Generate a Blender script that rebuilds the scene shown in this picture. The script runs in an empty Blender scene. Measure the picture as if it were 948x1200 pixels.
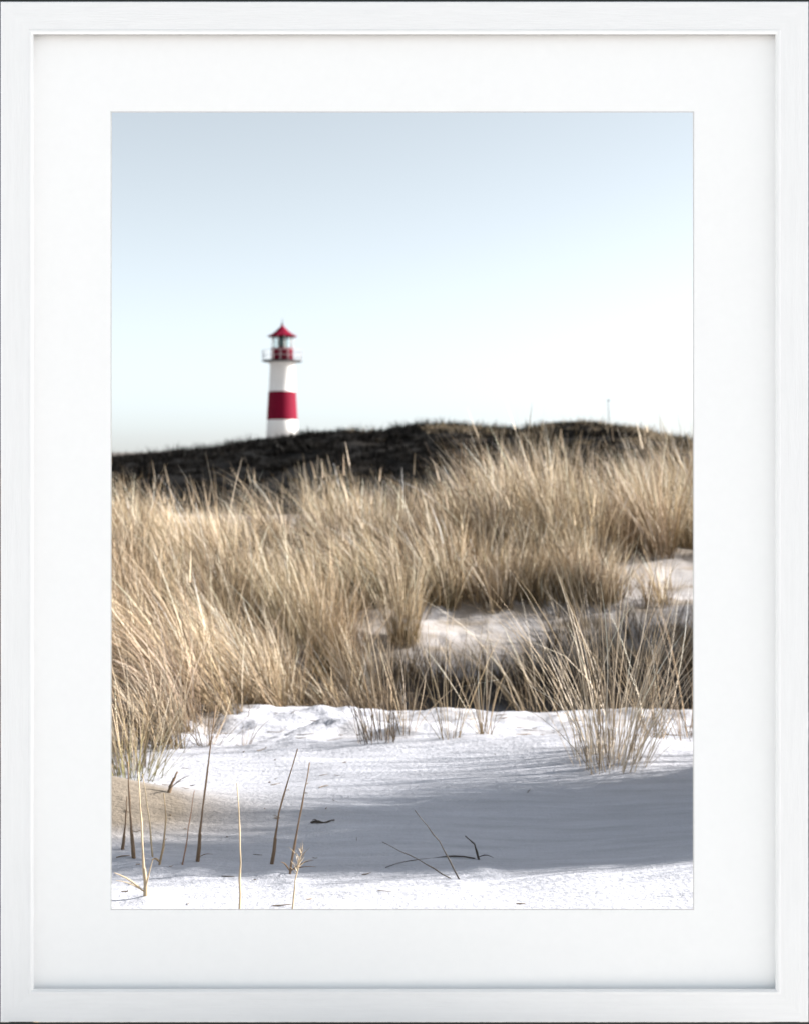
import bpy, math
import numpy as np

S = bpy.context.scene
COL = S.collection
rng = np.random.default_rng(7)
rad = math.radians

# ------------------------------------------------------------------ view constants
F = 1604.0            # focal length in photo pixels (photo is 948 x 1200)
CX, HZ = 474.0, 560.0 # centre column, horizon row
CAMZ = 1.30
SUN_EL, SUN_AZ = 25.0, 9.0    # azimuth measured from +X towards +Y


def at(px, py, Y):
    return np.array([(px - CX) / F * Y, Y, CAMZ - (py - HZ) / F * Y])


# ------------------------------------------------------------------ helpers
def tag(o, label=None, cat=None, group=None, kind=None):
    if label: o['label'] = label
    if cat: o['category'] = cat
    if group: o['group'] = group
    if kind: o['kind'] = kind
    return o


def empty(name, loc, label, cat, group=None):
    o = bpy.data.objects.new(name, None)
    o.location = loc
    o.empty_display_size = 0.1
    COL.objects.link(o)
    return tag(o, label, cat, group)


def mesh_obj(name, verts, faces, mat, parent=None, smooth=False, cols=None):
    me = bpy.data.meshes.new(name)
    me.from_pydata([tuple(map(float, v)) for v in verts], [], [tuple(f) for f in faces])
    me.update()
    if smooth:
        me.polygons.foreach_set('use_smooth', [True] * len(me.polygons))
    if cols is not None:
        a = me.color_attributes.new('Col', 'FLOAT_COLOR', 'POINT')
        c = np.ones((len(verts), 4), np.float32); c[:, :3] = cols
        a.data.foreach_set('color', c.ravel())
    me.materials.append(mat)
    o = bpy.data.objects.new(name, me)
    COL.objects.link(o)
    if parent: o.parent = parent
    return o


def fast_mesh(name, V, Fq, mat, cols=None, smooth=True, parent=None):
    """V (n,3), Fq (m,4) quads (numpy)"""
    me = bpy.data.meshes.new(name)
    me.vertices.add(len(V)); me.vertices.foreach_set('co', V.astype(np.float32).ravel())
    m = len(Fq)
    me.loops.add(m * 4); me.loops.foreach_set('vertex_index', Fq.astype(np.int32).ravel())
    me.polygons.add(m)
    me.polygons.foreach_set('loop_start', np.arange(0, m * 4, 4, dtype=np.int32))
    me.polygons.foreach_set('loop_total', np.full(m, 4, np.int32))
    me.update(calc_edges=True)
    if smooth: me.polygons.foreach_set('use_smooth', np.ones(m, bool))
    if cols is not None:
        a = me.color_attributes.new('Col', 'FLOAT_COLOR', 'POINT')
        c = np.ones((len(V), 4), np.float32); c[:, :3] = cols
        a.data.foreach_set('color', c.ravel())
    me.materials.append(mat)
    me.validate()
    o = bpy.data.objects.new(name, me)
    COL.objects.link(o)
    if parent: o.parent = parent
    return o


def hash2(ix, iy, seed):
    n = (ix.astype(np.int64) * 374761393 + iy.astype(np.int64) * 668265263 + seed * 974634777) & 0x7fffffff
    n = ((n ^ (n >> 13)) * 1274126177) & 0x7fffffff
    n = (n ^ (n >> 16)) & 0xffff
    return n / 65535.0


def vnoise(x, y, seed=0):
    x = np.asarray(x, float); y = np.asarray(y, float)
    ix = np.floor(x); iy = np.floor(y)
    fx = x - ix; fy = y - iy
    fx = fx * fx * fx * (fx * (fx * 6 - 15) + 10); fy = fy * fy * fy * (fy * (fy * 6 - 15) + 10)
    a = hash2(ix, iy, seed); b = hash2(ix + 1, iy, seed)
    c = hash2(ix, iy + 1, seed); d = hash2(ix + 1, iy + 1, seed)
    return (a + (b - a) * fx) * (1 - fy) + (c + (d - c) * fx) * fy - 0.5


def fbm(x, y, seed=0, octv=4):
    s = 0; a = 1.0
    for k in range(octv):
        s = s + a * vnoise(x * 2 ** k, y * 2 ** k, seed + k * 17); a *= 0.5
    return s


def g2(x, y, cx, cy, sx, sy):
    return np.exp(-((x - cx) / sx) ** 2 - ((y - cy) / sy) ** 2)


def sstep(a, b, x):
    t = np.clip((x - a) / (b - a), 0, 1)
    return t * t * (3 - 2 * t)


# ------------------------------------------------------------------ terrain
PY = [-400, 0, 3.0, 3.35, 3.7, 4.1, 6.0, 7.0, 7.75, 8.2, 8.8, 9.4, 10.2, 11.0, 11.6, 12.4, 13.2, 15.0, 17.0, 20, 26, 40, 600]
PZ = [0, -.1, -.07, -.05, -.02, 0, -.01, -.01, 0.0, -.12, -.33, -.26, -.04, .24, .36, .54, .68, .92, .98, .7, .2, 0, 0]


def profile(y):
    # smoothed piecewise profile
    s = 0
    for d, w in ((-.3, .15), (-.15, .2), (0, .3), (.15, .2), (.3, .15)):
        s = s + w * np.interp(y + d * np.clip((y - 3.6) / 4, 0.05, 1), PY, PZ)
    return s


STALK_FEET = [(231, 1010), (318, 1013), (340, 1025), (156, 1006), (170, 1050), (183, 1011), (214, 1014), (143, 996), (538, 1031), (561, 1008)]


def height(x, y):
    x = np.asarray(x, float); y = np.asarray(y, float)
    z = profile(y)
    z = z + .83 * g2(x, y, -2.8, 9.5, 1.35, 1.75)          # grassy bank on the left
    z = z + .15 * g2(x, y, -1.35, 5.5, .5, .26)           # low spur at the left
    z = z + 1.36 * (1 + .34 * vnoise(y * 2.6, x * .4, 15) + .34 * vnoise(y * 5.5, x * .8, 16) + .16 * vnoise(y * 13, x * .9, 18)) * np.exp(-((x - 2.95) / .80) ** 2 - ((y - 5.62) / .66) ** 4)           # hummock right, throws the foreground shade
    z = z + 2.2 * g2(x, y, 4.15, 9.85, 1.0, .95)            # hummock right, shades the hollow
    z = z + .10 * g2(x, y, .95, 6.4, .55, .4)               # sand piled round the right tuft
    z = z - .05 * g2(x, y, -.1, 5.0, 1.2, .5)               # shallow wind-scooped dish
    z = z + 4.6 * np.exp(-((x + 12.5) / 60) ** 2 - ((y - 150) / 35) ** 2)
    z = z - .34 * sstep(12, 15, y) * (1 - sstep(-.6, 1.6, x)) * (1 - sstep(20, 30, y))
    near = sstep(3.4, 4.2, y) * (1 - sstep(25, 40, y)) * (1 - sstep(6, 10, np.abs(x)))
    z = z + near * .05 * fbm(x * .9, y * .9, 3, 3)
    crest = np.exp(-((y - 7.25) / .55) ** 2)
    lump = np.clip(fbm(x * 3.2, y * 4.2, 5, 4) + .05, -.3, .6)
    z = z + near * crest * .075 * lump * (0.6 + 0.8 * (fbm(x * .8, y, 8, 2) > -.1))
    z = z + near * .006 * fbm(x * 1.6, y * 11, 11, 3) * (1 - crest)
    z = z + near * crest * .024 * np.clip(fbm(x * 11, y * 13, 21, 3) + .1, -.2, .5) * (fbm(x * .9, y * 1.3, 22, 2) > -.12)
    back = sstep(9.5, 10.2, y) * near
    z = z + back * (.05 * fbm(x * 2.5, y * 2.5, 31, 3) + .03 * np.clip(fbm(x * 6, y * 9, 32, 3), -.2, .5))
    for px, py in STALK_FEET:
        yy = CAMZ * F / (py - HZ); xx = (px - CX) / F * yy
        z = z + .014 * g2(x, y, xx + .008, yy + .01, .045, .06)
    far = sstep(20, 60, np.hypot(x, y)) * .5
    z = z + far * fbm(x / 14, y / 14, 41, 3)
    return z


def grow(start, step, stop, ratio):
    out = [start]; s = step
    while out[-1] < stop:
        s *= ratio; out.append(out[-1] + s)
    return out[1:]


xs = np.arange(-2.3, 2.3001, .025)
xr = np.array(grow(2.3, .025, 500, 1.075))
xs = np.concatenate([-xr[::-1], xs, xr])
ys = np.arange(3.3, 9.6, .025)
ys = np.concatenate([3.3 - np.array(grow(0, .03, 400, 1.12))[::-1], ys, 9.6 + np.array(grow(-.025, .025, 600, 1.03))[0:]])


# ------------------------------------------------------------------ materials
def newmat(name):
    m = bpy.data.materials.new(name); m.use_nodes = True
    nt = m.node_tree; nt.nodes.clear()
    out = nt.nodes.new('ShaderNodeOutputMaterial')
    return m, nt, out


def N(nt, t, **kw):
    n = nt.nodes.new(t)
    for k, v in kw.items():
        if k in n.inputs: n.inputs[k].default_value = v
        else: setattr(n, k, v)
    return n


def plain(name, col, rough=.6, noise=.0, scale=20, bump=0, bscale=80, metallic=0, stretch=(1, 1, 1)):
    m, nt, out = newmat(name)
    b = N(nt, 'ShaderNodeBsdfPrincipled', Roughness=rough, Metallic=metallic)
    nt.links.new(b.outputs[0], out.inputs['Surface'])
    tc = N(nt, 'ShaderNodeTexCoord')
    mp = N(nt, 'ShaderNodeMapping'); mp.inputs['Scale'].default_value = stretch
    nt.links.new(tc.outputs['Object'], mp.inputs[0])
    nz = N(nt, 'ShaderNodeTexNoise', Scale=scale, Detail=5)
    nt.links.new(mp.outputs[0], nz.inputs['Vector'])
    r = N(nt, 'ShaderNodeValToRGB')
    c = np.array(col)
    r.color_ramp.elements[0].position = .3; r.color_ramp.elements[1].position = .7
    r.color_ramp.elements[0].color = (*np.clip(c * (1 - noise), 0, 1), 1)
    r.color_ramp.elements[1].color = (*np.clip(c * (1 + noise), 0, 1), 1)
    nt.links.new(nz.outputs[0], r.inputs[0]); nt.links.new(r.outputs[0], b.inputs['Base Color'])
    if bump:
        n2 = N(nt, 'ShaderNodeTexNoise', Scale=bscale, Detail=4)
        nt.links.new(mp.outputs[0], n2.inputs['Vector'])
        bp = N(nt, 'ShaderNodeBump', Strength=1.0, Distance=bump)
        nt.links.new(n2.outputs[0], bp.inputs['Height']); nt.links.new(bp.outputs[0], b.inputs['Normal'])
    return m


def sand_mat():
    m, nt, out = newmat('dune_sand')
    b = N(nt, 'ShaderNodeBsdfPrincipled', Roughness=.95)
    b.inputs['Specular IOR Level'].default_value = .15
    nt.links.new(b.outputs[0], out.inputs['Surface'])
    at_ = N(nt, 'ShaderNodeAttribute', attribute_name='Col')
    tc = N(nt, 'ShaderNodeTexCoord')
    mp = N(nt, 'ShaderNodeMapping'); mp.inputs['Scale'].default_value = (1.2, 9, 1)
    nt.links.new(tc.outputs['Object'], mp.inputs[0])
    n1 = N(nt, 'ShaderNodeTexNoise', Scale=1.6, Detail=7, Roughness=.65)
    nt.links.new(mp.outputs[0], n1.inputs['Vector'])
    n2 = N(nt, 'ShaderNodeTexNoise', Scale=260, Detail=3)
    nt.links.new(tc.outputs['Object'], n2.inputs['Vector'])
    r1 = N(nt, 'ShaderNodeMapRange'); r1.inputs[1].default_value = .3; r1.inputs[2].default_value = .7
    r1.inputs[3].default_value = .80; r1.inputs[4].default_value = 1.06
    nt.links.new(n1.outputs[0], r1.inputs[0])
    r2 = N(nt, 'ShaderNodeMapRange'); r2.inputs[1].default_value = .3; r2.inputs[2].default_value = .7
    r2.inputs[3].default_value = .86; r2.inputs[4].default_value = 1.1
    nt.links.new(n2.outputs[0], r2.inputs[0])
    mu = N(nt, 'ShaderNodeMath', operation='MULTIPLY')
    nt.links.new(r1.outputs[0], mu.inputs[0]); nt.links.new(r2.outputs[0], mu.inputs[1])
    vm = N(nt, 'ShaderNodeVectorMath', operation='SCALE')
    nt.links.new(at_.outputs['Color'], vm.inputs[0]); nt.links.new(mu.outputs[0], vm.inputs['Scale'])
    nt.links.new(vm.outputs[0], b.inputs['Base Color'])
    # relief: wind streaks, soft lumps, grains
    n3 = N(nt, 'ShaderNodeTexNoise', Scale=9, Detail=5)
    nt.links.new(mp.outputs[0], n3.inputs['Vector'])
    n4 = N(nt, 'ShaderNodeTexNoise', Scale=45, Detail=4)
    nt.links.new(tc.outputs['Object'], n4.inputs['Vector'])
    b1 = N(nt, 'ShaderNodeBump', Strength=1.0, Distance=.006)
    nt.links.new(n3.outputs[0], b1.inputs['Height'])
    b2 = N(nt, 'ShaderNodeBump', Strength=1.0, Distance=.006)
    nt.links.new(n4.outputs[0], b2.inputs['Height']); nt.links.new(b1.outputs[0], b2.inputs['Normal'])
    b3 = N(nt, 'ShaderNodeBump', Strength=1.0, Distance=.0016)
    nt.links.new(n2.outputs[0], b3.inputs['Height']); nt.links.new(b2.outputs[0], b3.inputs['Normal'])
    nt.links.new(b3.outputs[0], b.inputs['Normal'])
    return m


def grass_mat(name, trans=.10, spec=.35):
    m, nt, out = newmat(name)
    at_ = N(nt, 'ShaderNodeAttribute', attribute_name='Col')
    b = N(nt, 'ShaderNodeBsdfPrincipled', Roughness=.55)
    b.inputs['Specular IOR Level'].default_value = spec
    t = N(nt, 'ShaderNodeBsdfTranslucent')
    nt.links.new(at_.outputs['Color'], b.inputs['Base Color']); nt.links.new(at_.outputs['Color'], t.inputs['Color'])
    mx = N(nt, 'ShaderNodeMixShader'); mx.inputs[0].default_value = trans
    nt.links.new(b.outputs[0], mx.inputs[1]); nt.links.new(t.outputs[0], mx.inputs[2])
    nt.links.new(mx.outputs[0], out.inputs['Surface'])
    return m


M_SAND = sand_mat()
M_GRASS = grass_mat('straw_grass')
M_HEATH = grass_mat('heath_leaves', .05, .05)
M_STALK = grass_mat('dry_stalk', .08)

# ------------------------------------------------------------------ ground sheet
X, Y = np.meshgrid(xs, ys)
Z = height(X, Y)
nx, ny = len(xs), len(ys)
V = np.stack([X.ravel(), Y.ravel(), Z.ravel()], 1)
i = np.arange(nx - 1)[None, :] + (np.arange(ny - 1) * nx)[:, None]
Fq = np.stack([i, i + 1, i + nx + 1, i + nx], -1).reshape(-1, 4)
white = np.array([.500, .512, .570]); tan = np.array([.42, .35, .27]); litter = np.array([.13, .10, .07])
cg = np.repeat(white[None], len(V), 0)
x_, y_ = V[:, 0], V[:, 1]


def mixc(c, col, w):
    w = np.clip(w, 0, 1)[:, None]
    return c * (1 - w) + col * w


cg = mixc(cg, np.array([.64, .63, .63]), 1 - sstep(3.3, 3.7, y_))  # unseen sand before the frame made paler to bounce light onto the mat
LEFT_EDGE = lambda x: np.interp(x, [-4, -1.6, -1.3, -1.0, -.75, -.3, -.05, .1], [4.8, 5.7, 6.1, 7.0, 7.6, 7.75, 7.9, 8.6])
cg = mixc(cg, tan * .5, .95 * np.clip(1.4 * g2(x_, y_, -1.2, 5.35, .55, .30), 0, 1) + .25 * (fbm(x_ * 2, y_ * 2, 61, 3) > .25) * (y_ > 6.5))  # tan spur at the left darkened, its shade put into the sand colour
cg = mixc(cg, litter, .75 * sstep(.15, .7, y_ - LEFT_EDGE(x_) + .4 * fbm(x_ * 2, y_ * 2, 66, 3)) * (1 - sstep(-.45, .15, x_ + .3 * fbm(x_ * 2, y_ * 2, 67, 3))) * (y_ < 13))
cg = mixc(cg, litter, .8 * sstep(11.2, 12.4, y_ + fbm(x_, y_, 63, 2) * 1.2) * (1 - .9 * g2(x_, y_, 2.35, 11.9, .65, .7)))
soil_shade = np.array([.026, .023, .022])  # dark soil, blackened further to stand in for the hollow's shade
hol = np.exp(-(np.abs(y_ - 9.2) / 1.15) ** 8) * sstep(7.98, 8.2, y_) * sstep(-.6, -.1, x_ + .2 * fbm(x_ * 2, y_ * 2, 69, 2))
cg = mixc(cg, soil_shade, .97 * hol * (1 - .3 * sstep(.12, .5, fbm(x_ * 1.7, y_ * 1.2, 68, 3))))
cg = mixc(cg, soil_shade, .8 * g2(x_, y_, 1.5, 10.4, .55, .6))
cg = mixc(cg, litter, .75 * sstep(9.8, 10.2, y_) * (x_ > -.6) * sstep(.0, .35, fbm(x_ * 2.2, y_ * 5, 70, 5)) * (y_ < 13))
cg = mixc(cg, tan, .35 * sstep(9.9, 10.4, y_) * (y_ < 13))
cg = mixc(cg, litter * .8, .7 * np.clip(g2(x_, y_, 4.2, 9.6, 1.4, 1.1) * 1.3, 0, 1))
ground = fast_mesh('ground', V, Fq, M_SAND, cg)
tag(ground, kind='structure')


# ------------------------------------------------------------------ blades
def blades(roots, h, lean, bend, w, pal_base, pal_tip, segs=4, side=None, jit=.36, r=rng, mult=None):
    """roots (n,3); h (n,); lean (n,2) horizontal offset fraction of h; bend (n,2) extra quadratic; w (n,)"""
    n = len(roots)
    t = np.linspace(0, 1, segs + 1)
    hz = h[:, None] * t[None]
    mag = np.linalg.norm(lean[:, None] * t[None, :, None] + bend[:, None] * (t[None, :, None] ** 2), axis=2)
    dx = h[:, None, None] * (lean[:, None] * t[None, :, None] + bend[:, None] * (t[None, :, None] ** 2))
    P = np.empty((n, segs + 1, 3))
    P[..., :2] = roots[:, None, :2] + dx
    P[..., 2] = roots[:, None, 2] + hz - .32 * h[:, None] * np.minimum(mag ** 2, 1.6)
    th = r.uniform(0, math.pi, n)
    sd = np.stack([np.cos(th), np.sin(th), np.zeros(n)], 1)
    ww = w[:, None] * np.maximum(.12, (1 - t[None]) ** .55) * .5
    A = P - sd[:, None] * ww[..., None]; B = P + sd[:, None] * ww[..., None]
    V = np.stack([A, B], 2).reshape(-1, 3)
    base = (np.arange(n) * (segs + 1) * 2)[:, None]
    k = np.arange(segs)[None] * 2
    Fq = np.stack([base + k, base + k + 1, base + k + 3, base + k + 2], -1).reshape(-1, 4)
    ci = r.integers(0, len(pal_tip), n)
    cb = np.asarray(pal_base)[r.integers(0, len(pal_base), n)]; ct = np.asarray(pal_tip)[ci]
    br = (1 + jit * r.standard_normal(n)).clip(.5, 1.6)[:, None]
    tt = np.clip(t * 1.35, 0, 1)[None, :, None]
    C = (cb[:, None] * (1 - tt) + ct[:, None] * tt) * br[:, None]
    if mult is not None: C = C * mult[:, None]
    C = np.repeat(C[:, :, None], 2, 2).reshape(-1, 3).clip(0.005, .9)
    return V, Fq, C


def cat(parts):
    Vs, Fs, Cs = [], [], []; off = 0
    for v, f, c in parts:
        Vs.append(v); Fs.append(f + off); Cs.append(c); off += len(v)
    return np.concatenate(Vs), np.concatenate(Fs), np.concatenate(Cs)


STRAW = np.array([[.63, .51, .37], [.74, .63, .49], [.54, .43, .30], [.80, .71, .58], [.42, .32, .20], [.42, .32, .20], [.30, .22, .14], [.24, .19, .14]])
STRAW_B = np.array([[.21, .15, .08], [.15, .105, .055], [.27, .195, .11], [.13, .105, .05]])  # olive brown blade feet, darkened to add shade low in the grass
BROWN = np.array([[.34, .25, .16], [.28, .20, .12], [.42, .32, .21]])
WIND = np.array([-.20, .02])


def clumps(cxy, nb, hgt, radius, spread, width, segs=4, wind=1.0, tip=STRAW, base=STRAW_B, vary=.12, r=rng):
    parts_r, parts_h, parts_l, parts_b, parts_w, parts_m = [], [], [], [], [], []
    for k, (x, y) in enumerate(cxy):
        n = nb if np.isscalar(nb) else int(nb[k])
        H = hgt if np.isscalar(hgt) else hgt[k]
        a = r.uniform(0, 2 * math.pi, n); q = np.sqrt(r.uniform(0, 1, n))
        off = np.stack([np.cos(a), np.sin(a)], 1) * q[:, None]
        rx = np.array([x, y]) + off * radius
        cw = wind * float(np.clip(1 + 2.4 * fbm(x * .8, y * .8, 120, 2) + .3 * r.standard_normal(), -.3, 2.8)) ; cl = .07 * r.standard_normal(2)
        stray = 1 + 1.6 * (r.uniform(0, 1, (n, 1)) < .12)
        ln = off * spread * r.uniform(.4, 1.4, (n, 1)) + WIND * cw * r.uniform(.2, 1.3, (n, 1)) + cl + .12 * stray * r.standard_normal((n, 2))
        bd = off * spread * .6 * r.uniform(0, 1.2, (n, 1)) + WIND * cw * r.uniform(.0, 1.5, (n, 1)) + .11 * stray * r.standard_normal((n, 2))
        hh = H * (.42 + .75 * r.uniform(0, 1, n) ** .8) * (1 - .15 * q)
        parts_r.append(np.column_stack([rx, height(rx[:, 0], rx[:, 1]) - .01])); parts_h.append(hh)
        parts_l.append(ln); parts_b.append(bd); parts_w.append(width * r.uniform(.6, 1.25, n))
        parts_m.append(np.repeat((np.clip(1 + vary * r.standard_normal(3) * .08 + vary * r.standard_normal(), .55, 1.3) * (1 if r.uniform() > vary else np.array([.55, .50, .45])))[None], n, 0))
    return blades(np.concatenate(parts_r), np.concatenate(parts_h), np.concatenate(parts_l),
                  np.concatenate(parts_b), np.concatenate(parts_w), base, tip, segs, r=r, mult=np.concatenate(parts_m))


def spikes(cxy, hgt, nmean, width, r=rng):
    # flowering stems: a thin culm with a pale dense spike on top
    R0, H0, L0 = [], [], []
    for k, (x, y) in enumerate(cxy):
        n = r.poisson(nmean)
        for _ in range(n):
            p = np.array([x, y]) + r.normal(0, .08, 2)
            R0.append([p[0], p[1], float(height(p[0], p[1]))]); H0.append(float(hgt[k]) * r.uniform(.95, 1.35))
            L0.append(WIND * r.uniform(.2, 1.6) + r.normal(0, .12, 2))
    R0 = np.array(R0); H0 = np.array(H0); L0 = np.array(L0); n = len(H0)
    z0 = np.zeros((n, 2))
    a = blades(R0, H0, L0, z0, np.full(n, width * .8), STRAW_B, STRAW[:4], 3, r=r)
    q = .84
    m2 = (np.linalg.norm(L0, axis=1) * q) ** 2
    P = np.column_stack([R0[:, :2] + H0[:, None] * L0 * q, R0[:, 2] + H0 * q - .32 * H0 * m2])
    pale = np.array([[.56, .45, .32], [.60, .50, .37], [.48, .37, .26]])
    b = blades(P, H0 * .22, L0, z0, np.full(n, width * 1.9), pale, pale, 3, r=r)
    return cat([a, b])


def stuff(name, data, mat, label, cat_):
    o = fast_mesh(name, data[0], data[1], mat, data[2])
    return tag(o, label, cat_, kind='stuff')


# --- left bank grass: dense drift on the rising bank
def scatter(x0, x1, y0, y1, n, ok):
    pts = []
    while len(pts) < n:
        p = np.column_stack([rng.uniform(x0, x1, 400), rng.uniform(y0, y1, 400)])
        p = p[ok(p[:, 0], p[:, 1])]
        pts.extend(p.tolist())
    return np.array(pts[:n])


okL = lambda x, y: (y > LEFT_EDGE(x) + .10 + .75 * fbm(x * 2.3, y * 1.2, 131, 3)) & (y < 11.3 - .9 * np.clip(x + .6, 0, 2)) & (x < .06 - .26 * np.clip(y - 8.3, 0, 3)) & (x > -y * .235 - 2.4)
pl = scatter(-5.2, .1, 4.9, 11.3, 290, okL)
hl = .62 + .22 * fbm(pl[:, 0] * 1.1, pl[:, 1] * 1.1, 71, 2) + .11 * rng.standard_normal(len(pl))
hl *= np.interp(pl[:, 1] - LEFT_EDGE(pl[:, 0]), [0, .4, 1.2], [.78, .92, 1.08])
tall = clumps(pl, 75, hl * 1.10, .09, .27, .0056, 5, wind=1.35, vary=.2)
under = clumps(scatter(-5.2, .1, 4.9, 11.3, 400, okL), 26, .25, .20, .75, .0055, 3, wind=.6, tip=np.concatenate([BROWN, BROWN * .6, BROWN * .35]), base=BROWN * .35)  # low layer's browns darkened to put shade between the clumps
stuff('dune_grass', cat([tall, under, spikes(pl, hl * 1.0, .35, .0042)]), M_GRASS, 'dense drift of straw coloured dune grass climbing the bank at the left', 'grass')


# --- back dune grass: belt across the dune behind the hollow
def okB(x, y):
    e = 11.15 + .40 * fbm(x * .9 + 3, 0 * x, 81, 3) - .5 * (x < -.2)
    patch = g2(x, y, 2.4, 11.75 + .1 * np.clip(x - 2.4, 0, 9), np.where(x > 2.4, 2.6, .55), .75) > .40
    return (y > e) & ~patch & (np.abs(x) < y * .245 + 3.2)


pb = np.concatenate([scatter(-7, 7.2, 10.6, 16.5, 350, okB), scatter(-.6, 1.75, 11.05, 11.7, 26, lambda x, y: (fbm(x * 1.5, y, 133, 2) > -.2))])
hb = .66 + .55 * fbm(pb[:, 0] * .9, pb[:, 1] * .7, 91, 2) + .09 * rng.standard_normal(len(pb))
hb = hb * (1 + .20 * sstep(.0, 1.2, pb[:, 0])) * (1 - .55 * np.exp(-((pb[:, 0] / pb[:, 1] + .148) / .035) ** 2))
tallb = clumps(pb, 95, np.clip(hb * 1.06, .36, 1.2), .12, .33, .0078, 4, wind=1.1, vary=.2)
underb = clumps(scatter(-7, 7.2, 10.6, 17.2, 560, okB), 24, .28, .22, .8, .007, 3, wind=.6, tip=np.concatenate([BROWN, BROWN * .6, BROWN * .35]), base=BROWN * .35)  # darkened low layer again, gap shade carried in the blade colour
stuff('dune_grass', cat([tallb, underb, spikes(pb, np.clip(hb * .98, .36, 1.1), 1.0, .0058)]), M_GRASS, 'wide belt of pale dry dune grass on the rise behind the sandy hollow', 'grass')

# --- grass on the two shaded hummocks at the right
ph1 = scatter(2.0, 3.5, 4.9, 6.9, 85, lambda x, y: g2(x, y, 2.85, 5.8, .6, .9) > .40)
ph2 = scatter(1.7, 5.2, 8.2, 10.9, 110, lambda x, y: (g2(x, y, 4.1, 9.75, 1.7, 1.0) > .25))
ph3 = scatter(-.5, 2.4, 8.3, 11.0, 75, lambda x, y: (g2(x, y, 1.5, 10.5, .55, .6) > .35) | ((y < 10.0) & (fbm(x * 1.3, y, 77, 2) > -.12)))
hd = cat([clumps(ph3, 22, .36, .13, .6, .008, 4, tip=np.concatenate([BROWN * .5, BROWN * .25]), base=BROWN * .18), clumps(ph1, 34, .62, .10, .35, .007, 4), clumps(ph2, 70, .5, .15, .4, .005, 4, tip=np.concatenate([BROWN, BROWN * .6]), base=BROWN * .4)])  # blades in the hollow coloured darker to carry its shade
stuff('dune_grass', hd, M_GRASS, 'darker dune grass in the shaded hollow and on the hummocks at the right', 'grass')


# ------------------------------------------------------------------ single tufts
def tuft(px, py, Yd, n, H, radius, spread, label, width=.0042, wind=1.0, tip=STRAW, base=STRAW_B, group=None, seed=0, name='marram_tuft', catg='grass tuft'):
    r = np.random.default_rng(100 + seed)
    p = at(px, py, Yd)
    v, f, c = clumps([(p[0], p[1])], n, H, radius, spread, width, 6, wind, tip, base, r=r)
    org = np.array([p[0], p[1], float(height(p[0], p[1]))])
    o = fast_mesh(name, v - org, f, M_GRASS, c)
    o.location = org
    return tag(o, label, catg, group)


G = 'grass tufts growing on the sand'
tuft(716, 903, 6.1, 210, .93, .17, .50, 'largest loose tuft of tall straw grass, on the sand at the right', group=G, seed=1, wind=.55, base=STRAW[:4] * .7)
tuft(766, 878, 6.6, 36, .85, .06, .30, 'upright sparse tuft close behind the large right hand tuft', group=G, seed=2, wind=.2)
tuft(806, 866, 6.9, 46, .80, .11, .5, 'spreading tuft cut off by the right edge of the mat', group=G, seed=3, wind=.8)
tuft(636, 834, 7.9, 52, .80, .18, .55, 'wide low tuft on the sand lip left of the large tuft', group=G, seed=4, wind=.9)
tuft(570, 874, 6.75, 26, .66, .04, .26, 'thin upright tuft on the sand lip, in front of the dark hollow', group=G, seed=5, wind=.3)
tuft(527, 878, 6.65, 24, .70, .05, .40, 'fan shaped thin tuft between the pale clump and the thin upright tuft', group=G, seed=6, wind=.5)
tuft(474, 868, 6.8, 20, .52, .06, .55, 'short sparse tuft beside the dark crack in the sand lip', group=G, seed=7, wind=.2)
tuft(444, 876, 6.65, 60, .85, .10, .32, 'tall tuft at the right hand end of the left grass bank', group=G, seed=8, wind=.5)
tuft(244, 868, 6.75, 30, .40, .06, .6, 'reddish brown tuft at the foot of the left grass bank', group=G, seed=9, wind=-.3, tip=np.concatenate([BROWN, STRAW[:2]]), base=BROWN * .7)
tuft(287, 866, 6.75, 9, .22, .03, .7, 'tiny wisp of a few short blades in front of the left bank', group=G, seed=10, wind=-.5, tip=BROWN, base=BROWN)
tuft(474, 748, 10.45, 320, .78, .12, .25, 'bushy pale clump standing alone left of the sandy hollow', group=G, seed=11, wind=-.1, width=.005)
tuft(160, 905, 6.05, 70, .55, .12, .5, 'olive green based tuft in the left corner of the bank', group=G, seed=12, wind=-.2, base=np.array([[.16, .17, .05], [.22, .20, .07]]))
tuft(150, 893, 6.2, 60, .72, .10, .30, 'brown stemmed tuft against the left edge of the mat', group=G, seed=15, wind=.2, tip=np.concatenate([BROWN, STRAW[:3]]), base=BROWN * .5)
tuft(690, 705, 11.3, 70, .55, .13, .45, 'dark brownish tuft beside the sunlit sand patch at the back', group=G, seed=13, wind=.3, width=.005, tip=np.concatenate([BROWN, STRAW[:2]]), base=BROWN * .6)
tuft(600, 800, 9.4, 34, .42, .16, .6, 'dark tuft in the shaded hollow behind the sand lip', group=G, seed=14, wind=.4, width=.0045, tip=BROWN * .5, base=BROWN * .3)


# ------------------------------------------------------------------ bare stalks
def tube(path, radii, ns=6):
    path = np.asarray(path, float); n = len(path)
    V, Fq = [], []
    for k in range(n):
        d = path[min(k + 1, n - 1)] - path[max(k - 1, 0)]; d /= np.linalg.norm(d) + 1e-9
        a = np.cross(d, [0, 1, 0.01]); a /= np.linalg.norm(a) + 1e-9; b = np.cross(d, a)
        for q in range(ns):
            an = 2 * math.pi * q / ns
            V.append(path[k] + radii[k] * (math.cos(an) * a + math.sin(an) * b))
    for k in range(n - 1):
        for q in range(ns):
            Fq.append((k * ns + q, k * ns + (q + 1) % ns, (k + 1) * ns + (q + 1) % ns, (k + 1) * ns + q))
    Fq += [tuple([(n - 1) * ns + q for q in (0, 1, 2, 3)])]
    return np.array(V), np.array(Fq)


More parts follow.
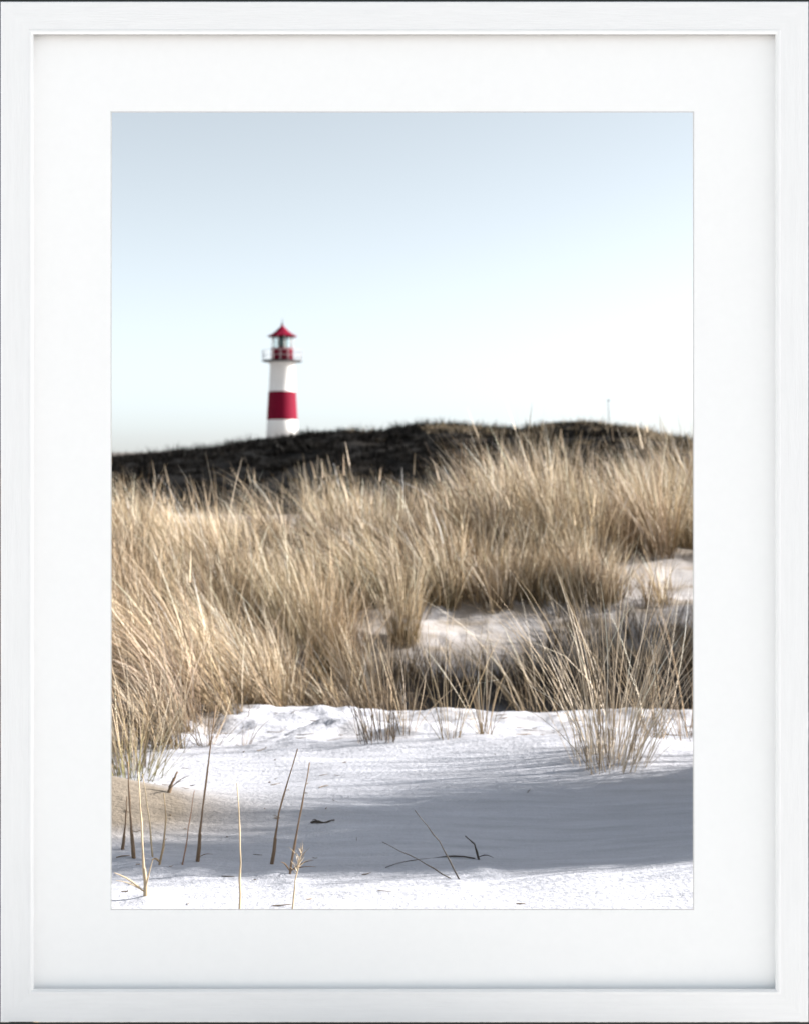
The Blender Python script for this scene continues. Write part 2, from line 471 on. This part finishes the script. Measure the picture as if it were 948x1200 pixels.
def ground_hit(px, py):
    Ys = np.linspace(3.8, 9, 2600)
    P = np.stack([(px - CX) / F * Ys, Ys, CAMZ - (py - HZ) / F * Ys], 1)
    below = P[:, 2] <= height(P[:, 0], P[:, 1])
    k = int(np.argmax(below)) if below.any() else len(Ys) - 1
    return P[k]


SG = 'bare stalks standing in the foreground sand'


def stalk(base, top, label, r0=.0042, mid=None, col=(.30, .20, .12), dy=0.0, head=0, sheath=False, name='dry_stalk', catg='stalk', leaf=None, on_ground=False):
    b = ground_hit(*base)
    if on_ground:
        t = ground_hit(*top); t[2] += r0
    else:
        t = at(top[0], top[1], b[1] + dy)
    pts = [b - np.array([0, 0, .03])]
    if mid is not None:
        m_ = at(mid[0], mid[1], b[1] + dy * .5)
    else:
        m_ = (b + t) / 2 + rng.normal(0, .006, 3) * [1, 1, 0]
    if on_ground:
        m_[2] = float(height(m_[0], m_[1])) + r0 + .006
    for q in np.linspace(0, 1, 9):
        p = (1 - q) ** 2 * b + 2 * q * (1 - q) * (2 * m_ - .5 * (b + t)) + q * q * t
        if mid is not None and not on_ground:
            p = b + (m_ - b) * q * 2 if q < .5 else m_ + (t - m_) * (q - .5) * 2
        if on_ground:
            p = np.array([p[0], p[1], float(height(p[0], p[1])) + r0 * .6 + .003 * math.sin(q * 9)])
        pts.append(p)
    pts = np.array(pts)
    n = len(pts)
    rr = r0 * np.interp(np.linspace(0, 1, n), [0, .12, .3, 1], [1.15, 1.1, .85, .38])
    pts[2:-1] += rng.normal(0, .0009, (n - 3, 3)) * (not on_ground)
    rr[3::3] *= 1.35
    v, f = tube(pts, rr)
    c0 = np.array(col)
    tt = np.repeat(np.linspace(0, 1, n), 6)[:, None]
    node = (np.abs((tt * 3.2) % 1 - .5) < .12)
    cc = c0 * (.75 + .5 * tt) * np.where(node, .7, 1.0)
    root = empty(name, tuple(b), label, catg, SG)
    o = fast_mesh('stem', v - b, f, M_STALK, cc, parent=root)
    if sheath:
        k = 4
        v2, f2 = tube(pts[:k] + np.array([.003, -.002, 0]), [r0 * 1.3, r0 * 1.5, r0 * 1.35, r0 * .9])
        fast_mesh('leaf_sheath', v2 - b, f2, M_STALK, np.repeat((c0 * .8)[None], len(v2), 0), parent=root)
    if head:
        hp = pts[-4:]
        v2, f2 = [], []
        parts = []
        nr = head
        rt = hp[0] + (hp[-1] - hp[0]) * rng.uniform(0, 1, (nr, 1))
        d = blades(rt - [0, 0, 0], rng.uniform(.02, .045, nr), rng.normal(0, .5, (nr, 2)), rng.normal(0, .2, (nr, 2)), np.full(nr, .003), STRAW, STRAW, 2)
        fast_mesh('seed_head', d[0] - b, d[1], M_GRASS, d[2], parent=root)
    if leaf:
        for (lt, lw) in leaf:
            l1 = at(lt[0], lt[1], b[1] - .04)
            l1[2] = max(l1[2], float(height(l1[0], l1[1])) + .004)
            lp = np.array([b + [0, 0, .01] + (l1 - b) * q + np.array([0, 0, .008 * math.sin(q * math.pi)]) for q in np.linspace(0, 1, 6)])
            v2, f2 = tube(lp, lw * .8 * np.array([.5, .8, .9, .7, .5, .2]), 5)
            fq = np.array(f2)
            fast_mesh('dead_leaf', v2 - b, f2[:-1], M_STALK, np.repeat((c0 * .9)[None], len(v2), 0), parent=root)
    return root


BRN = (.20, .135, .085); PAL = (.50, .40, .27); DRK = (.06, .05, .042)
stalk((231, 1010), (253, 827), 'tallest brown stalk, thick at its foot, left foreground', .0045, mid=(238, 945), col=BRN, sheath=True, leaf=[((250, 1005), .002)])
stalk((318, 1013), (349, 878), 'leaning brown stalk with a thick sheath, left of the pair in the middle', .0042, mid=(327, 953), col=BRN, sheath=True)
stalk((340, 1025), (363, 894), 'leaning brown stalk with broken leaves at its foot, right of the pair in the middle', .004, mid=(351, 960), col=BRN, leaf=[((329, 1014), .004), ((368, 1012), .003), ((371, 1020), .0025)])
stalk((281, 1068), (278, 918), 'straight thin pale stalk rising from the bottom edge of the mat', .0034, col=PAL)
stalk((156, 1006), (150, 893), 'thick grey brown stalk near the left edge, taller of two close together', .0048, col=BRN, sheath=True)
stalk((170, 1050), (162, 905), 'pale stalk with a split leafy foot in the bottom left corner', .0046, mid=(167, 985), col=PAL, sheath=True, leaf=[((134, 1027), .005), ((136, 1036), .003), ((180, 1010), .004)])
stalk((179, 1005), (167, 908), 'slender tan stalk leaning left, between two thicker ones', .0032, col=PAL)
stalk((187, 1014), (192, 930), 'tan stalk with a dark broken stub at its foot', .004, col=(.36, .27, .17), leaf=[((178, 1012), .006)])
stalk((214, 1014), (228, 927), 'very thin reddish stalk leaning right beside the tallest one', .0026, col=(.32, .2, .14))
stalk((143, 996), (149, 934), 'short dark stalk closest to the left edge of the mat', .004, col=BRN, sheath=True)
stalk((343, 1066), (354, 1000), 'short feathery pale seed head at the bottom edge', .0026, col=PAL, head=40)
stalk((198, 929), (208, 905), 'short thick broken stub on the left sand spur', .0075, col=BRN, leaf=[((222, 912), .003), ((215, 918), .003)])
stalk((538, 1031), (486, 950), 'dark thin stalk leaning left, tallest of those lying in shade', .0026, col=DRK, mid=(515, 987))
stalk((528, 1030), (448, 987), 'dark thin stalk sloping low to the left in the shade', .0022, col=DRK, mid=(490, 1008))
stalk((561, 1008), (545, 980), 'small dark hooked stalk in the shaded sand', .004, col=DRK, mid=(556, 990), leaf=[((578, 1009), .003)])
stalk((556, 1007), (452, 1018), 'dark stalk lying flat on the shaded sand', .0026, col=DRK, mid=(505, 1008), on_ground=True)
stalk((366, 965), (392, 963), 'small dark scrap of driftweed lying at the edge of the shade', .006, col=DRK, mid=(380, 960), on_ground=True, name='dry_twig', catg='twig', leaf=[((374, 968), .003)])

# scraps of dead leaf and root lying on the sand
nlit = 190
lx_ = np.concatenate([rng.uniform(-1.5, 1.9, 120), rng.normal(-.85, .4, 55), rng.uniform(-.4, 1.9, 15)])
ly_ = np.concatenate([rng.uniform(6.5, 7.7, 120), rng.uniform(4.2, 6.6, 55), rng.uniform(4.2, 6.6, 15)])
an = rng.normal(0, .9, nlit); ln_ = rng.uniform(.01, .09, nlit) * np.where(np.arange(nlit) < 120, 1, .5)
d_ = np.stack([np.cos(an), np.sin(an)], 1)
Vl, Fl, Cl = [], [], []
for k in range(nlit):
    p0 = np.array([lx_[k], ly_[k]])
    pth = [np.append(p, float(height(*p)) + .003 + .006 * (j == 2) * rng.uniform()) for j, p in enumerate([p0, p0 + d_[k] * ln_[k] * .5, p0 + (d_[k] + rng.normal(0, .2, 2)) * ln_[k]])]
    v, f = tube(pth, np.array([.0015, .002, .0008]) * rng.uniform(.5, 1.2), 4)
    Fl.append(f + sum(map(len, Vl)) if Vl else f); Vl.append(v)
    Cl.append(np.repeat((np.array([.16, .115, .07]) * rng.uniform(.4, 1.7))[None], len(v), 0))
lit = fast_mesh('plant_litter', np.concatenate(Vl), np.concatenate(Fl), M_STALK, np.concatenate(Cl))
tag(lit, 'small scraps of dead leaf and root scattered over the pale sand', 'litter', kind='stuff')

# ------------------------------------------------------------------ far ridge
CRPX = [-300, 20, 135, 200, 250, 310, 370, 400, 430, 455, 480, 530, 580, 615, 650, 690, 740, 790, 812, 900, 1200]
CRPY = [560, 540, 531, 525, 521, 510, 506, 504, 502, 500, 494, 491, 497, 501, 493, 490, 498, 510, 514, 522, 550]
YR = 62.0
CRX = (np.array(CRPX) - CX) / F * YR
CRZ = CAMZ + (HZ - np.array(CRPY)) / F * YR - .28


def hill(x, y):
    c = np.interp(x, CRX, CRZ)
    t = (y - YR) / np.where(y < YR, 17.0, 30.0)
    shape = np.clip(np.cos(np.clip(t, -1, 1) * math.pi / 2), 0, 1) ** 1.1
    return c * shape + .30 * fbm(x / 3.0, y / 4.5, 51, 3) * np.clip(shape * 2, 0, 1) * np.where(np.abs(t) < .08, .4, 1) - .5 * (1 - shape)


hx = np.linspace(-34, 34, 280); hy = np.linspace(44, 93, 130)
HX, HY = np.meshgrid(hx, hy); HZ_ = hill(HX, HY)
edge = np.clip((34 - np.abs(HX)) / 6, 0, 1)
HZ_ = HZ_ * edge - 1.2 * (1 - edge)
V = np.stack([HX.ravel(), HY.ravel(), HZ_.ravel()], 1)
i = np.arange(279)[None, :] + (np.arange(129) * 280)[:, None]
Fq = np.stack([i, i + 1, i + 281, i + 280], -1).reshape(-1, 4)
TANW = lambda x: np.clip(g2(x, 0 * x, (560 - CX) / F * YR, 0, 1.9, 1) * .65 + sstep(6.0, 8.6, x) * .8 + .25 * g2(x, 0 * x, -1.6, 0, .7, 1), 0, 1)
hc = np.repeat(np.array([[.006, .0058, .006]]), len(V), 0)
hc = mixc(hc, np.array([.055, .043, .032]), TANW(V[:, 0]) * (fbm(V[:, 0] / 2, V[:, 1] / 2, 55, 3) > .0) * .8)
ridge = fast_mesh('hill', V, Fq, M_SAND, hc)
tag(ridge, kind='structure')
# heath bushes covering it
nbush = 4200
bx = rng.uniform(-24, 24, nbush); by = YR - np.abs(rng.normal(0, 7.0, nbush)); by[:1100] = YR + rng.normal(0, 1.2, 1100)
by = np.clip(by, 46, 66)
keep = []
nl = 46
bz = hill(bx, by)
ang = rng.uniform(0, 2 * math.pi, (nbush, nl)); q = np.sqrt(rng.uniform(0, 1, (nbush, nl)))
size = rng.uniform(.18, .36, nbush) * (1 + 1.1 * (rng.uniform(0, 1, nbush) < .12))
rx = bx[:, None] + np.cos(ang) * q * size[:, None]; ry = by[:, None] + np.sin(ang) * q * size[:, None]
lean = np.stack([np.cos(ang) * q * .9, np.sin(ang) * q * .9], -1).reshape(-1, 2) + rng.normal(0, .45, (nbush * nl, 2))
hh = (size[:, None] * rng.uniform(.35, .85, (nbush, nl))).ravel()
roots = np.column_stack([rx.ravel(), ry.ravel(), np.repeat(bz, nl) - .05])
tanb = rng.uniform(0, 1, nbush) < TANW(bx) * (.25 + .45 * (by > YR - 5))
tm = np.repeat(tanb, nl)
DK = np.array([[.006, .006, .006], [.008, .007, .006], [.004, .004, .005], [.012, .010, .008]])
TN = np.array([[.30, .24, .17], [.22, .17, .11], [.16, .13, .09]])
d1 = blades(roots[~tm], hh[~tm], lean[~tm], rng.normal(0, .2, lean[~tm].shape), np.full((~tm).sum(), .045), DK, DK, 2)
d2 = blades(roots[tm], hh[tm], lean[tm] * .6 + WIND, rng.normal(0, .15, lean[tm].shape), np.full(tm.sum(), .03), TN, TN, 2)
stuff('heath', cat([d1, d2]), M_HEATH, 'dark heath and dry tussocks covering the far ridge under the lighthouse', 'heath')


# ------------------------------------------------------------------ lighthouse
YL = 145.0
s = YL / F
lx = (331 - CX) * s
zpx = lambda py: CAMZ + (HZ - py) * s
zb = float(height(lx, YL)) - .1
M_WHITE = plain('white_masonry', (.80, .79, .78), .6, .04, .6, .01, 8)
M_RED = plain('red_paint', (.16, .002, .020), .75, .10, .8, .006, 8)
M_RED.node_tree.nodes['Principled BSDF'].inputs['Specular IOR Level'].default_value = .12
M_DARK = plain('dark_metal', (.04, .04, .045), .5, .2, 4)
M_RAIL = plain('railing_paint', (.48, .47, .48), .5, .1, 4)
M_LENS = plain('lens_green', (.06, .10, .10), .15, .2, 3)


def glass_mat():
    m, nt, out = newmat('lantern_glass')
    tr = N(nt, 'ShaderNodeBsdfTransparent'); tr.inputs[0].default_value = (.90, .95, .95, 1)
    gl = N(nt, 'ShaderNodeBsdfGlossy', Roughness=.03)
    nz = N(nt, 'ShaderNodeTexNoise', Scale=2)
    fr = N(nt, 'ShaderNodeFresnel', IOR=1.45)
    mx = N(nt, 'ShaderNodeMixShader')
    nt.links.new(fr.outputs[0], mx.inputs[0]); nt.links.new(tr.outputs[0], mx.inputs[1]); nt.links.new(gl.outputs[0], mx.inputs[2])
    nt.links.new(mx.outputs[0], out.inputs['Surface'])
    return m


M_GLASS = glass_mat()
LH = empty('lighthouse', (lx, YL, zb), 'red and white banded lighthouse with a red roof, beyond the dark ridge', 'lighthouse')


def lathe(name, prof, mat, parent, ns=48, smooth=True, rot=0, cap=True):
    V, Fs = [], []
    for r_, z in prof:
        for k in range(ns):
            a = 2 * math.pi * (k + rot) / ns
            V.append((r_ * math.cos(a), r_ * math.sin(a), z - zb))
    for j in range(len(prof) - 1):
        for k in range(ns):
            Fs.append((j * ns + k, j * ns + (k + 1) % ns, (j + 1) * ns + (k + 1) % ns, (j + 1) * ns + k))
    if cap:
        Fs.append(tuple(range(ns))[::-1]); Fs.append(tuple((len(prof) - 1) * ns + k for k in range(ns)))
    o = mesh_obj(name, V, Fs, mat, None, smooth)
    if smooth:
        o.data.polygons.foreach_set('use_smooth', [len(p.vertices) == 4 for p in o.data.polygons])
    o.parent = parent
    return o


rw = lambda py: np.interp(py, [424, 492, 530], [14.0, 17.8, 19.8]) * s
tower = lathe('tower', [(rw(535), zb - .3), (rw(492) - .02, zpx(492)), (rw(459) - .02, zpx(459)), (rw(427), zpx(427)), (rw(424) + .15, zpx(426)), (rw(424) + .25, zpx(424.5))], M_WHITE, LH)
lathe('painted_band', [(rw(492) + .015, zpx(492)), (rw(459) + .015, zpx(459))], M_RED, LH, cap=False)
gal = lathe('gallery', [(15 * s, zpx(424.3)), (23.5 * s, zpx(423.5)), (23.8 * s, zpx(422.6)), (15 * s, zpx(422.2))], M_DARK, LH)
lant = lathe('lantern_base', [(12.9 * s, zpx(422.5)), (12.6 * s, zpx(409.5)), (13.2 * s, zpx(409)), (13.2 * s, zpx(408.2))], M_RED, LH)
glz = lathe('lantern_glass', [(11.9 * s, zpx(408.2)), (11.9 * s, zpx(394.5))], M_GLASS, LH, 10, False, cap=False)
V, Fs = [], []


def addtube(V, Fs, path, r_, ns=6):
    v, f = tube(path, [r_] * len(path), ns)
    o = len(V); V.extend(v.tolist()); Fs.extend([tuple(int(q) + o for q in ff) for ff in f])


for k in range(10):
    a = 2 * math.pi * k / 10
    p = np.array([12.0 * s * math.cos(a), 12.0 * s * math.sin(a)])
    addtube(V, Fs, [(p[0], p[1], zpx(408.2) - zb), (p[0], p[1], zpx(394) - zb)], .035)
mesh_obj('glazing_bars', V, Fs, M_WHITE, glz)
lens = lathe('lamp_lens', [(2.4 * s, zpx(408.0)), (5.4 * s, zpx(406.5)), (6.0 * s, zpx(401)), (5.4 * s, zpx(396)), (2.4 * s, zpx(394.5))], M_LENS, LH, 24)
roof = lathe('roof', [(17.4 * s, zpx(394.4)), (17.6 * s, zpx(393.6)), (12 * s, zpx(391.0)), (7.5 * s, zpx(387.5)), (4 * s, zpx(384)), (1.6 * s, zpx(382)), (1.2 * s, zpx(380.5))], M_RED, LH, 10, False)
lathe('finial', [(.9 * s, zpx(381)), (1.5 * s, zpx(379.6)), (.9 * s, zpx(378.2)), (.35 * s, zpx(377.5)), (.3 * s, zpx(373))], M_DARK, roof, 12)
V, Fs = [], []
for k in range(16):
    a = 2 * math.pi * k / 16
    p = np.array([22.8 * s * math.cos(a), 22.8 * s * math.sin(a)])
    addtube(V, Fs, [(p[0], p[1], zpx(423) - zb), (p[0] * 1.03, p[1] * 1.03, zpx(411) - zb)], .028)
for zz, rr in ((411, 23.4), (417, 23.1)):
    addtube(V, Fs, [(rr * s * math.cos(a), rr * s * math.sin(a), zpx(zz) - zb) for a in np.linspace(0, 2 * math.pi, 49)], .022)
mesh_obj('railing', V, Fs, M_RAIL, gal)

# thin marker pole on the far ridge, right
pp = at(713, 500, YR)
pole = empty('marker_pole', tuple(pp), 'hair thin marker pole rising from the far ridge at the right', 'pole')
v, f = tube([(0, 0, -.9), (0, 0, .6), (-.03, 0, 1.28)], [.022, .02, .016])
fast_mesh('pole', v, f, M_DARK, parent=pole)
v, f = tube([(-.05, 0, 1.16), (.015, 0, 1.2), (.05, 0, 1.14)], [.02, .03, .012])
fast_mesh('vane', v, f, M_DARK, parent=pole)

# ------------------------------------------------------------------ picture frame standing on the sand
YF = 3.26
sf = YF / F
fx = lambda px: (px - CX) * sf
fz = lambda py: CAMZ - (py - HZ) * sf
M_FRAME_H = plain('white_stained_wood', (.87, .87, .87), .5, .02, 7, .0009, 26, stretch=(1, 1, 14))
M_FRAME_V = plain('white_stained_wood_upright', (.87, .87, .87), .5, .02, 7, .0009, 26, stretch=(14, 1, 1))
M_MAT = plain('mat_board', (.93, .93, .925), .9, .006, 60, .0002, 500)
M_CORE = plain('mat_core', (.62, .61, .60), .9, .01, 60)
M_REBATE_SHADE = plain('rebate_shade', (.16, .155, .15), .9, .1, 40)  # top rail's inner lip coloured dark to stand in for its shadow
M_RIM = plain('black_rim', (.006, .006, .006), .5, .1, 40)
M_WOOD = plain('raw_pine', (.45, .33, .2), .7, .15, 9, .001, 40, stretch=(6, 6, 1))
FR = empty('picture_frame', (0, YF, fz(1199)), 'large white wooden picture frame with a white mat, the view seen through it', 'picture frame')
ORG = np.array([0, YF, fz(1199)])
L, R_, T, B = .7, 947.3, 1.3, 1198.4
# profile: inset from outer edge (px), depth toward the back (m)
PROF = [(0, .034), (0, .0012), (.8, 0), (32.5, 0), (33.6, -.0012), (35.5, -.0012), (38.0, .0025), (38.0, .006), (34.6, .0245), (34.6, .034)]


def rail(side):
    V, Fs = [], []
    n = len(PROF)
    for end in (0, 1):
        for u, d in PROF:
            if side == 'top': p = (fx(L + u) if end == 0 else fx(R_ - u), fz(T + u))
            if side == 'bottom': p = (fx(R_ - u) if end == 0 else fx(L + u), fz(B - u))
            if side == 'left': p = (fx(L + u), fz(B - u) if end == 0 else fz(T + u))
            if side == 'right': p = (fx(R_ - u), fz(T + u) if end == 0 else fz(B - u))
            V.append(np.array([p[0], YF + d, p[1]]) - ORG)
    for k in range(n):
        k2 = (k + 1) % n
        Fs.append((k, k2, n + k2, n + k))
    Fs.append(tuple(range(n))[::-1]); Fs.append(tuple(range(n, 2 * n)))
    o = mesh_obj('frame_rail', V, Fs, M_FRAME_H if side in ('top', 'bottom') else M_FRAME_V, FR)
    o.data.materials.append(M_REBATE_SHADE)
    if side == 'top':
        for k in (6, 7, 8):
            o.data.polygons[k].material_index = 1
    return o


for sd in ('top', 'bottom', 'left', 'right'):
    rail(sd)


def ring(name, o4, i4, y0, y1, mat, inner=None, parent=None):
    """rectangular ring; o4/i4 = (l,r,t,b) in px; optional back opening `inner` gives a bevelled cut"""
    inner = inner or i4
    V, Fs = [], []
    for (l, r_, t, b), y in ((o4, y0), (i4, y0), (inner, y1), (o4, y1)):
        for x, z in ((l, t), (r_, t), (r_, b), (l, b)):
            V.append(np.array([(x - CX) / F * y, y, CAMZ - (z - HZ) / F * y]) - ORG)
    for j in range(4):
        j2 = (j + 1) % 4
        for k in range(4):
            k2 = (k + 1) % 4
            Fs.append((j * 4 + k, j * 4 + k2, j2 * 4 + k2, j2 * 4 + k))
    return mesh_obj(name, V, Fs, mat, parent or FR)


ring('outer_rim', (-7, 955, -7, 1204), (.65, 947.35, 1.25, 1198.45), YF + .002, YF + .034, M_RIM)
MY = YF + .0250
mk = YF / MY
mo = (31.0, 917.0, 31.6, 1168.0)
mat_o = ring('mat_board', mo, (129.6, 813.2, 129.9, 1067.0), MY, MY + .0025, M_MAT)
ring('mat_bevel', (129.65, 813.15, 129.95, 1066.95), (130.9, 811.9, 131.2, 1065.7), MY + .0006, MY + .0030, M_CORE, parent=mat_o)
for px in (20, 928):
    x = fx(px)
    V = [np.array([x + a * .03, YF + .036 + b * .045, z]) - ORG for z in (-.35, fz(30)) for a, b in ((-1, 0), (1, 0), (1, 1), (-1, 1))]
    mesh_obj('post', V, [(0, 1, 2, 3), (7, 6, 5, 4), (0, 4, 5, 1), (1, 5, 6, 2), (2, 6, 7, 3), (3, 7, 4, 0)], M_WOOD, FR)

# ------------------------------------------------------------------ light, sky, camera
w = bpy.data.worlds.new('World'); S.world = w; w.use_nodes = True
nt = w.node_tree
bg = nt.nodes['Background']
sky = nt.nodes.new('ShaderNodeTexSky'); sky.sky_type = 'NISHITA'; sky.sun_disc = False
sky.sun_elevation = rad(SUN_EL); sky.sun_rotation = rad(90 - SUN_AZ)
sky.air_density = .6; sky.dust_density = 1.1; sky.ozone_density = 1.0; sky.altitude = 0
hs = nt.nodes.new('ShaderNodeHueSaturation'); hs.inputs['Saturation'].default_value = .34; hs.inputs['Hue'].default_value = .472
nt.links.new(sky.outputs[0], hs.inputs['Color'])
nt.links.new(hs.outputs[0], bg.inputs['Color']); bg.inputs['Strength'].default_value = .085

sd = bpy.data.lights.new('sun', 'SUN'); sd.energy = 5.0; sd.angle = rad(.53); sd.color = (1, .95, .88)
so = bpy.data.objects.new('sun', sd); COL.objects.link(so)
from mathutils import Vector
to_sun = Vector((math.cos(rad(SUN_EL)) * math.cos(rad(SUN_AZ)), math.cos(rad(SUN_EL)) * math.sin(rad(SUN_AZ)), math.sin(rad(SUN_EL))))
so.rotation_euler = to_sun.to_track_quat('Z', 'Y').to_euler(); so.location = to_sun * 30

cam = bpy.data.cameras.new('camera'); co = bpy.data.objects.new('camera', cam); COL.objects.link(co)
co.location = (0, 0, CAMZ); co.rotation_euler = (rad(90), 0, 0)
cam.sensor_fit = 'HORIZONTAL'; cam.sensor_width = 36; cam.lens = 36 * F / 948
# principal point: horizon row 560 vs image centre 600 -> shift down by 40 px (in units of the longer side)
cam.shift_y = -(600 - HZ) / 948.0
cam.clip_start = .05; cam.clip_end = 3000
cam.dof.use_dof = True; cam.dof.focus_distance = 3.95; cam.dof.aperture_fstop = 5.1
S.camera = co

S.render.engine = 'CYCLES'
S.view_settings.view_transform = 'Standard'; S.view_settings.look = 'None'
S.view_settings.exposure = 1.5; S.view_settings.gamma = 1.0
S.cycles.max_bounces = 8
S.cycles.diffuse_bounces = 4
S.cycles.transparent_max_bounces = 16
